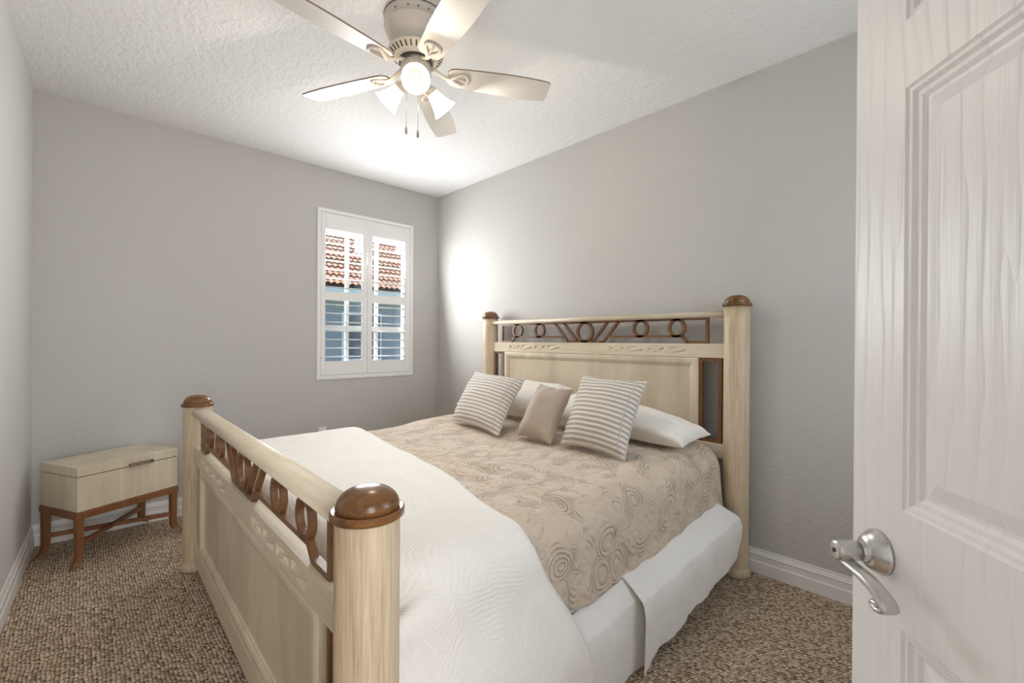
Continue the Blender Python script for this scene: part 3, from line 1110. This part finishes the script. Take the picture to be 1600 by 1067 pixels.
def panel(mat, hw, z0, z1, d0):
    m = MB()
    loops = [(0, d0 + .028), (0, d0 + .004), (.004, d0 - .002), (.012, d0 - .005), (.030, d0 - .005), (.040, d0 - .001), (.045, d0 + .004), (.050, d0 + .005), (.054, d0 + .010), (.062, d0 + .011)]
    m.frame_loops(-hw, hw, z0, z1, loops, mat)
    m.add([mat @ Vector(p) for p in ((-hw, d0 + .028, z0), (hw, d0 + .028, z0), (hw, d0 + .028, z1), (-hw, d0 + .028, z1))], [(3, 2, 1, 0)])
    return m


def side_frame(mat, s, u0, u1, z0, z1, d0, d1, w):
    m = MB()
    for a, b in (((u0 + w / 2, z0), (u0 + w / 2, z1)), ((u1 - w / 2, z0), (u1 - w / 2, z1)), ((u0 + w, z1 - w / 2), (u1 - w, z1 - w / 2)), ((u0 + w, z0 + w / 2), (u1 - w, z0 + w / 2))):
        bar(m, mat, (s * a[0], a[1]), (s * b[0], b[1]), w, d0, d1)
    return m


def board(name, mat, PUx, zr0, zr1, zf, zm, zp, zl0, zl1, rail_d, mstart):
    """zr: top rail, zf: fretwork bottom, zm: carved rail bottom, zl: low rail"""
    U = PUx - .058
    root = bullnose(mat, U, zr0, zr1, rail_d[0], rail_d[1], U).build(name, M['cream_h'], bed)
    fretwork(mat, zf, zr0 + .004, -.011, .008).build('fretwork', M['brown'], root)
    carved_rail(mat, zm, zf + .001, -.024, .022, U, mstart, .118, .021).build('carved_rail', M['cream_h'], root)
    panel(mat, .842, zl1 - .002, zm + .001, -.020).build('inset_panel', M['cream_p'], root)
    MB().box((-U, -.024, zl0), (U, .022, zl1), mat).build('low_rail', M['cream_h'], root, bevel=.004)
    for s in (1, -1):
        side_frame(mat, s, .845, U - .018, zl1, zm, *((-.014, .010, .0185) if name == 'headboard' else (.002, .016, .013))).build('side_frame', M['brown'], root)
    return root


board('headboard', HBM, PU, 1.417, 1.452, 1.266, 1.187, 0, .624, .705, (-.036, .030), (-.775, .222))
board('footboard', FBM, 1.078, .848, .896, .690, .602, 0, .060, .165, (-.036, .044), (-.775, .222))
# side rails
for s in (1, -1):
    a = HBM @ Vector((s * .985, -.05, 0))
    b = FBM @ Vector((s * .985, .05, 0))
    a.y += -s * -.045
    b.y += -s * -.045
    m_ = MB()
    d = Vector((0, s * .03, 0))
    vs_ = []
    for p in (a, b):
        vs_ += [Vector((p.x, p.y, .17)), Vector((p.x, p.y, .30)), Vector((p.x, p.y + s * .03, .30)), Vector((p.x, p.y + s * .03, .17))]
    m_.sweep([vs_[:4], vs_[4:]], smooth=False)
    m_.build('side_rail', M['cream_h'], bed)


# ------------------------------------------------------------------ mattress and bedding
def bed_cy(x):
    return FBY + (HBY - FBY) * (x - FBX) / (HBX - FBX)


HALF = 0.965
ZT = 0.656                  # mattress top


def rounded_box(x0, x1, hw, z0, z1, r, name, mat, label, cat):
    m = MB()
    secs = []
    n = 6
    xs_ = [(x0, r)] + [(x0 + r * (1 - math.cos(PI / 2 * k / n)), r * (1 - math.sin(PI / 2 * k / n))) for k in range(1, n + 1)]
    xs_ = xs_ + [(x0 + x1 - x, i) for x, i in reversed(xs_)]
    for x, ins in xs_:
        cy = bed_cy(x)
        loop = []
        for (sy, sz, a0) in ((1, 1, 0), (-1, 1, 90), (-1, -1, 180), (1, -1, 270)):
            for k in range(n + 1):
                a = math.radians(a0 + 90 * k / n)
                loop.append(Vector((x, cy + sy * (hw - r) + (r - ins * .9) * math.cos(a), (z1 - r if sz > 0 else z0 + r) + (r - ins * .9) * math.sin(a))))
        secs.append(loop)
    m.sweep(secs)
    return tag(m.build(name, mat, loc=((x0 + x1) / 2, bed_cy((x0 + x1) / 2), z0)), label, cat)


rounded_box(.515, 2.53, HALF - .02, .30, ZT - .03, .06, 'mattress', M['mattress'], 'thick white mattress lying in the bed frame under the quilts', 'mattress')


def wr(x, y, z=0.0, amp=.006, sc=4.0):
    return amp * (noise.noise(Vector((x * sc, y * sc, z))) + .5 * noise.noise(Vector((x * sc * 2.3, y * sc * 2.3, z + 5))))


def drape(q, hw, ztop, r, hem, flare):
    """cross-section of a cover: q is arc length from the bed's centre line to the near side.
    returns (offset from centre towards the near side, height)"""
    flat = hw - r
    if q <= flat:
        return q, ztop
    q -= flat
    arc = r * PI / 2
    if q <= arc:
        a = q / r
        return flat + r * math.sin(a), ztop - r * (1 - math.cos(a))
    q -= arc
    z = ztop - r - q
    return hw + flare * smoothstep(0, .35, q), z


# --- beige embossed coverlet
CV_X0, CV_X1 = 0.70, 2.492
CV_HEM_N, CV_HEM_F = .36, .40


def coverlet_fn(s, t):
    x0 = lerp(CV_X0, CV_X1, s)
    r = .13
    hw = HALF + .028
    arcN = (hw - r) + r * PI / 2 + (ZT - r - .335) + .01
    arcF = (hw - r) + r * PI / 2 + .22
    q = lerp(-arcF, arcN, t)
    zt = ZT + .013 + .035 * smoothstep(1.5, 2.45, x0)
    off, z = drape(abs(q), hw, zt, r, 0, .015)
    sg = 1 if q >= 0 else -1
    x = x0
    # the head end of the near drop leans out over the pillow corner
    y = bed_cy(x0) - sg * off
    side = smoothstep(hw - r, hw + .02, off)
    z += wr(x, y, 0, .007, 5.0) * (1 - side) + .010 * math.sin(x * 7 + 1) * (1 - side) * smoothstep(.3, .9, off)
    y -= sg * side * (wr(x, z, 3, .012, 5) + .004 * math.sin(x * 11))
    if sg > 0 and side > 0:
        x += .02 * side * smoothstep(.5, .36, z) * smoothstep(2.2, 2.49, x0)
    # soft pulls near the white quilt
    b = math.exp(-((x - 1.24) / .2) ** 2)
    z += .022 * b * noise.noise(Vector((x * 11 + y * 3, y * 3, 2))) * (1 - .5 * side)
    return Vector((x, y, z))


m_ = MB().grid(coverlet_fn, 150, 190, lambda s, t: (lerp(CV_X0, CV_X1, s), t * 2.7))
cov = tag(m_.build('coverlet', M['beige_quilt'], loc=(1.8, 2.0, ZT), solid=.010), 'beige embossed coverlet spread over the head half of the bed', 'coverlet')

# --- white quilt folded over the foot half
QX0 = 0.535


def q_edge(q):
    """x of the folded edge as a function of the arc position q (near side positive)"""
    pts_ = [(-1.6, 1.38), (-.95, 1.325), (0.38, 1.145), (.80, 1.010), (.95, .99), (1.08, 1.04), (1.22, 1.12), (1.38, 1.215), (1.75, 1.30)]
    for (a, xa), (b, xb) in zip(pts_, pts_[1:]):
        if q <= b:
            t = (q - a) / (b - a)
            return lerp(xa, xb, max(0, t))
    return pts_[-1][1]


def q_edge_s(q):
    return sum(q_edge(q + d) for d in (-.12, -.08, -.04, 0, .04, .08, .12)) / 7


QT = .031


def quilt_fn(s, t):
    r = .12
    hw = HALF + .052
    arcN = (hw - r) + r * PI / 2 + (ZT + QT - r - .008)
    arcF = (hw - r) + r * PI / 2 + .40
    q = lerp(-arcF, arcN, t)
    off, z = drape(abs(q), hw, ZT + QT, r, 0, .085)
    sg = 1 if q >= 0 else -1
    xe = q_edge_s(q)
    foot = .30                                   # drop inside the footboard
    L = (xe - QX0) + foot
    a = s * L
    side = smoothstep(hw - r, hw + .02, off)
    rr = .05
    zd = 0.0
    if a < foot:
        k = foot - a
        x = QX0
        zd = -k
        if k < rr:
            x = QX0 + rr * (1 - math.sin(k / rr)) * .6
            zd = -rr * (1 - math.cos(k / rr))
    else:
        x = QX0 + (a - foot) + rr * .6 * max(0, 1 - (a - foot) / .15)
    # on the near and far drops the quilt simply ends beside the post
    x = lerp(x, QX0 - .014 + s * (xe - QX0 + .014), side)
    z = max(z + zd * (1 - side), .012 if zd == 0 or side > .5 else .05)
    y = bed_cy(x) - sg * off
    dist = xe - x
    # rolled edge where the quilt is folded: falls to the coverlet
    fold = smoothstep(0, .035, dist)
    if side < 1:
        z -= (QT - .022) * (1 - fold) * (1 - side)
    y += sg * (.030 * (1 - fold) * side)
    # wrinkles
    z += (wr(x, y, 1, .006, 4.5) + .005 * math.exp(-((off - .80) / .16) ** 2) * (1 if sg < 0 else .2)) * (1 - side)
    y -= sg * side * (wr(x, z, 7, .014, 4) + .012 * math.sin(x * 9 + z * 3) * smoothstep(.6, .2, z))
    return Vector((x, y, z))


m_ = MB().grid(quilt_fn, 110, 190, lambda s, t: ((1 - s) * 1.05, t * 3.0))
tag(m_.build('quilt', M['white_quilt'], loc=(.85, 2.0, ZT), solid=.014), 'white stitched quilt folded across the foot half of the bed', 'quilt')

# --- bed skirt over the near side rail
sk = thing('bed_skirt', 'white cotton bed skirt hanging over the near side rail', 'bed skirt', (1.85, .96, .0))


def skirt_panel(x0, x1, hem_fn, lean, seed, tipfn=None):
    def fn(s, t):
        x = lerp(x0, x1, s)
        ledge = .258 + .083 * (x - 1.235) / 1.137
        hem = hem_fn(x)
        yT, yL = 1.045, .915 + lean
        # profile: shallow slope outwards, rounded break, then a drop
        if t < .35:
            k = t / .35
            y = lerp(yT, yL, k ** .9)
            z = lerp(ledge + .075, ledge, k ** 1.6)
        else:
            k = (t - .35) / .65
            y = yL - .012 * math.sin(min(1, k * 3) * PI / 2) + .010 * k
            z = lerp(ledge, hem, k)
        amp = .009 * smoothstep(.15, .6, t)
        y += amp * (noise.noise(Vector((x * 6.5, z * 1.5, seed))) + .6 * math.sin(x * 23 + seed + z * 2))
        y += .0045 * smoothstep(.1, .5, t) * noise.noise(Vector((x * 30 + z * 9, z * 4, seed + 8)))
        z += .007 * noise.noise(Vector((x * 11, t * 5, seed + 3))) * (1 - smoothstep(.3, .45, t))
        x += .03 * (k if t >= .35 else 0) * 0
        if tipfn:
            x = tipfn(x, t, s)
        return Vector((x, y, z))
    return MB().grid(fn, 110, 60, lambda s, t: (s, t))


def hem_right(x):
    pts_ = [(1.40, .012), (1.53, .008), (1.60, .035), (1.68, .050), (1.75, .045), (1.9, .075), (2.02, .093), (2.25, .118), (2.43, .136), (2.52, .17)]
    for (a, za), (b, zb) in zip(pts_, pts_[1:]):
        if x <= b:
            return lerp(za, zb, max(0, (x - a) / (b - a)))
    return pts_[-1][1]


def tip(x, t, s):
    # right end curves outwards to a rounded corner
    e = smoothstep(.9, 1, s)
    return x + e * (-.035 * (1 - smoothstep(0, .35, t)) + .045 * math.sin(PI * min(1, max(0, (t - .2) / .75))))


skirt_panel(1.525, 2.465, hem_right, -.006, 1.3, tip).build('skirt_panel', M['skirt'], sk, solid=.002)
skirt_panel(1.12, 1.66, lambda x: .006, .022, 4.1).build('skirt_panel', M['skirt'], sk, solid=.002)


# ------------------------------------------------------------------ pillows
def pillow_mesh(corners, thick, n=46, pinch=.06, wrinkle=.006, seed=0, power=.42, uv=(1, 1), up=1.0, down=1.0):
    """corners: BL, BR, TR, TL of the seam; puffed both ways along the normal"""
    BL, BR, TR, TL = [Vector(p) for p in corners]
    nrm = ((BR - BL).cross(TL - BL)).normalized()

    def mid(s, t):
        # edges pull inwards between the corners
        a, b = 2 * s - 1, 2 * t - 1
        ps = a * (1 - pinch * (1 - b * b) * abs(a) ** 2)
        pt = b * (1 - pinch * (1 - a * a) * abs(b) ** 2)
        ss, tt = (ps + 1) / 2, (pt + 1) / 2
        return BL.lerp(BR, ss).lerp(TL.lerp(TR, ss), tt)

    def hgt(s, t):
        a, b = 2 * s - 1, 2 * t - 1
        return thick * .5 * (max(0, (1 - a * a)) ** power) * (max(0, (1 - b * b)) ** power)

    m = MB()
    for sg in (1, -1):
        def fn(s, t, sg=sg):
            s, t = min(1, max(0, s)), min(1, max(0, t))
            # denser sampling near the edges
            s = .5 - .5 * math.cos(PI * s)
            t = .5 - .5 * math.cos(PI * t)
            p = mid(s, t)
            h = hgt(s, t)
            edge = 1 - min(1, h / (thick * .36))
            w = wrinkle * noise.noise(Vector((s * 4, t * 4, seed + sg))) + wrinkle * 1.2 * edge * noise.noise(Vector((s * 15, t * 15, seed + 9)))
            return p + nrm * sg * (h + w * min(1, h / .02)) * (up if sg > 0 else down)
        if sg == 1:
            m.front = lambda s, t, fn=fn: fn(math.acos(1 - 2 * s) / PI, math.acos(1 - 2 * t) / PI)
        uvf = lambda s, t: ((.5 - .5 * math.cos(PI * s)) * uv[0], (.5 - .5 * math.cos(PI * t)) * uv[1])
        m.grid(fn, n, n, uvf, flip=(sg < 0))
    return m, mid, nrm


def centre(c):
    return sum((Vector(p) for p in c), Vector()) / 4


# sleeping pillows propped on the headboard
WP = [dict(c=[(2.17, 2.02, .755), (2.17, 1.07, .742), (2.475, 1.058, .768), (2.47, 2.02, .905)], th=.21, label='white sleeping pillow at the near end, propped behind the larger striped cushion'),
      dict(c=[(2.19, 3.02, .755), (2.18, 2.05, .750), (2.47, 2.04, .945), (2.47, 3.0, .915)], th=.19, label='white sleeping pillow behind the taupe cushion and the far striped cushion')]
for k, w in enumerate(WP):
    m_, mid, nrm = pillow_mesh(w['c'], w['th'], pinch=.05, wrinkle=.012, seed=k * 7 + 2, power=.36, up=1.25, down=.4)
    tag(m_.build('pillow', M['white_linen'], loc=centre(w['c'])), w['label'], 'pillow', 'white sleeping pillows')

# striped cushions with a corded border
SP = [dict(c=[(1.885, 1.625, .722), (1.858, 1.213, .716), (2.135, 1.262, 1.058), (2.135, 1.672, 1.066)], label='larger striped grey and white cushion, nearest the camera'),
      dict(c=[(1.868, 2.625, .722), (1.800, 2.062, .712), (2.13, 2.180, 1.016), (2.135, 2.70, 1.036)], label='grey and white striped cushion at the far left of the bed')]
for k, w in enumerate(SP):
    C0 = centre(w['c'])
    m_, mid, nrm = pillow_mesh([C0 + (Vector(p) - C0) * 1.035 for p in w['c']], .185, pinch=.085, wrinkle=.009, seed=k * 5 + 20, power=.46, up=1.0, down=.75)
    o = tag(m_.build('striped_cushion', M['stripe'], loc=centre(w['c'])), w['label'], 'cushion', 'striped cushions')
    loop = [mid(i / 20, 0) for i in range(20)] + [mid(1, i / 20) for i in range(20)] + [mid(1 - i / 20, 1) for i in range(20)] + [mid(0, 1 - i / 20) for i in range(21)]
    MB().tube(loop, .0045, 8).build('piping', M['stripe_edge'], o)
    MB().tube([m_.front(.925, .03 + .94 * i / 30) for i in range(31)], .0032, 8).build('piping', M['stripe_edge'], o)
# small taupe cushion
cs = [(1.862, 1.945, .722), (1.852, 1.683, .716), (2.06, 1.705, .985), (2.06, 1.955, 1.000)]
m_, mid, nrm = pillow_mesh([centre(cs) + (Vector(p) - centre(cs)) * 1.04 for p in cs], .165, pinch=.085, wrinkle=.013, seed=41, power=.46, up=1.0, down=.7)
o = tag(m_.build('small_cushion', M['taupe'], loc=centre(cs)), 'small plain taupe cushion between the two striped cushions', 'cushion')
loop = [mid(i / 20, 0) for i in range(20)] + [mid(1, i / 20) for i in range(20)] + [mid(1 - i / 20, 1) for i in range(20)] + [mid(0, 1 - i / 20) for i in range(21)]
MB().tube(loop, .004, 8).build('piping', M['taupe'], o)

# ------------------------------------------------------------------ chest on a walnut stand
CA = 0.448
CP = Vector((-0.015, 3.505, 0))
CM = T(*CP) @ Matrix.Rotation(CA, 4, 'Z')
CWd, CDp = .522, .352
CZ0, CZ1 = .308, .556
chest = thing('storage_chest', 'bleached wood lidded chest on a walnut stand in the corner', 'chest', CM @ Vector((CWd / 2, CDp / 2, 0)))
MB().box((0, 0, CZ0), (CWd, CDp, CZ1 - .056), CM).build('chest_body', M['cream_c'], chest, bevel=.0025)
lid = MB().box((-.0015, -.0015, CZ1 - .0525), (CWd + .0015, CDp + .0015, CZ1), CM).build('lid', M['cream_c'], chest, bevel=.003)
MB().box((.004, .004, CZ1 - .058), (CWd - .004, CDp - .004, CZ1 - .051), CM).build('lid_seam', M['slot'], chest)
m_ = MB()
for dx in (-.052, .052):
    m_.box((.305 + dx - .008, -.018, CZ1 - .052), (.305 + dx + .008, -.001, CZ1 - .036), CM)
for dz in (-.037, -.044, -.051):
    m_.tube([CM @ Vector((.305 - .064, -.017, CZ1 + dz)), CM @ Vector((.305 - .03, -.021, CZ1 + dz + .001)), CM @ Vector((.305 + .03, -.021, CZ1 + dz + .001)), CM @ Vector((.305 + .064, -.017, CZ1 + dz))], .0042, 8)
m_.build('pull_handle', M['bronze'], lid)
# stand: apron, legs with swept feet, crossed stretchers
m_ = MB()
aw = .024
m_.box((-.006, -.006, CZ0 - .042), (CWd + .006, aw, CZ0 - .001), CM).box((-.006, CDp - aw, CZ0 - .042), (CWd + .006, CDp + .006, CZ0 - .001), CM)
m_.box((-.006, aw, CZ0 - .042), (aw, CDp - aw, CZ0 - .001), CM).box((CWd - aw, aw, CZ0 - .042), (CWd + .006, CDp - aw, CZ0 - .001), CM)
m_.build('stand_apron', M['stand'], chest, bevel=.004)
for (lx, sx) in ((.016, -1), (CWd - .016, 1)):
    for (ly, sy) in ((.016, -1), (CDp - .016, 1)):
        secs = []
        for (z, o_, w) in ((CZ0 - .040, 0, .017), (.20, 0, .0165), (.11, 0, .016), (.066, .001, .0155), (.046, .005, .0155), (.031, .013, .0155), (.020, .026, .0145), (.0125, .040, .012), (.009, .050, .0085)):
            ox_, oy_ = lx + sx * o_, ly + (-1 if sy < 0 else .15) * o_ * .6
            hh = 0 if z > .03 else .006
            secs.append([CM @ Vector((ox_ + a * w, oy_ + b * w, max(0.0, z + (-hh * .8 if (a * sx > 0) else hh)))) for a, b in ((-1, -1), (1, -1), (1, 1), (-1, 1))])
        MB().sweep(secs, smooth=False).build('leg', M['stand'], chest, bevel=.003)
for (p, q) in (((.022, .022), (CWd - .022, CDp - .022)), ((.022, CDp - .022), (CWd - .022, .022))):
    a, b = CM @ Vector((*p, .125)), CM @ Vector((*q, .125))
    t = (b - a).normalized()
    n = Vector((-t.y, t.x, 0)) * .009
    z = Vector((0, 0, .012))
    MB().sweep([[x - n - z, x + n - z, x + n + z, x - n + z] for x in (a, b)], smooth=False).build('stretcher', M['stand'], chest)

# ------------------------------------------------------------------ outdoors seen through the shutters
m_ = MB().box((-8, YW + TH + .02, -.35), (16, 30, -.25))
struct(m_.build('ground', M['lawn']))
HY = 16.0
house = thing('neighbour_house', 'neighbouring house with a terracotta tile roof outside the window', 'house', (8.0, HY, -.25))
MB().box((1.0, HY, -.25), (18, HY + 8, 3.05)).build('house_wall', M['stucco'], house)
MB().box((.4, HY - .62, 2.86), (18.5, HY - .57, 3.10)).box((.4, HY - .57, 2.86), (18.5, HY + .02, 2.90)).build('fascia', M['fascia'], house)
# barrel tiles: rows of half pipes stepped up the slope
m_ = MB()
slope = math.radians(31)
ey, ez = HY - .70, 3.10
tw, tl = .21, .37
for row in range(16):
    for colm in range(82):
        x = .6 + colm * tw
        p = Vector((x, ey + row * tl * math.cos(slope), ez + row * tl * math.sin(slope)))
        secs = []
        for (k, lift) in ((0, .055), (1.12, .0)):
            o_ = p + Vector((0, k * tl * math.cos(slope), k * tl * math.sin(slope) + lift))
            secs.append([o_ + Vector((tw * .5 * math.cos(PI - PI * q / 8), 0, tw * .40 * math.sin(PI * q / 8))) for q in range(9)])
        m_.sweep(secs, closed=False, smooth=True)
m_.build('tile_roof', M['tile'], house)
m_ = MB()
yy, zz = ey + 16 * tl * math.cos(slope), ez + 16 * tl * math.sin(slope)
m_.add([(.4, ey + .05, ez - .01), (18.5, ey + .05, ez - .01), (18.5, yy, zz - .02), (.4, yy, zz - .02)], [(0, 1, 2, 3)])
m_.build('roof_deck', M['deck'], house)
for (x0, x1) in ((6.6, 8.1), (8.9, 10.4)):
    fr = MB().box((x0, HY - .035, .55), (x1, HY + .01, 2.3)).build('house_window', M['fascia'], house)
    for a_, b_ in ((x0 + .07, (x0 + x1) / 2 - .03), ((x0 + x1) / 2 + .03, x1 - .07)):
        MB().box((a_, HY - .045, .63), (b_, HY - .03, 2.22)).build('house_window_pane', M['pane'], fr)
# low shrub by the neighbour's wall
m_ = MB()
random.seed(3)
for k in range(260):
    a, h_ = random.uniform(0, 2 * PI), random.uniform(0, 1)
    r = .38 * math.sqrt(random.random()) * (1 - .5 * h_)
    c = Vector((3.45 + r * math.cos(a), 9.2 + r * math.sin(a) * .7, -.2 + .95 * h_))
    v1 = Vector((random.uniform(-1, 1), random.uniform(-1, 1), random.uniform(-.2, 1))).normalized() * .09
    v2 = v1.cross(Vector((random.uniform(-1, 1), random.uniform(-1, 1), 1))).normalized() * .035
    m_.add([c - v1, c + v2, c + v1, c - v2], [(0, 1, 2, 3)])
tag(m_.build('shrub', M['foliage'], loc=(3.45, 9.2, -.25)), 'low green shrub outside the window beside the neighbouring house', 'shrub')
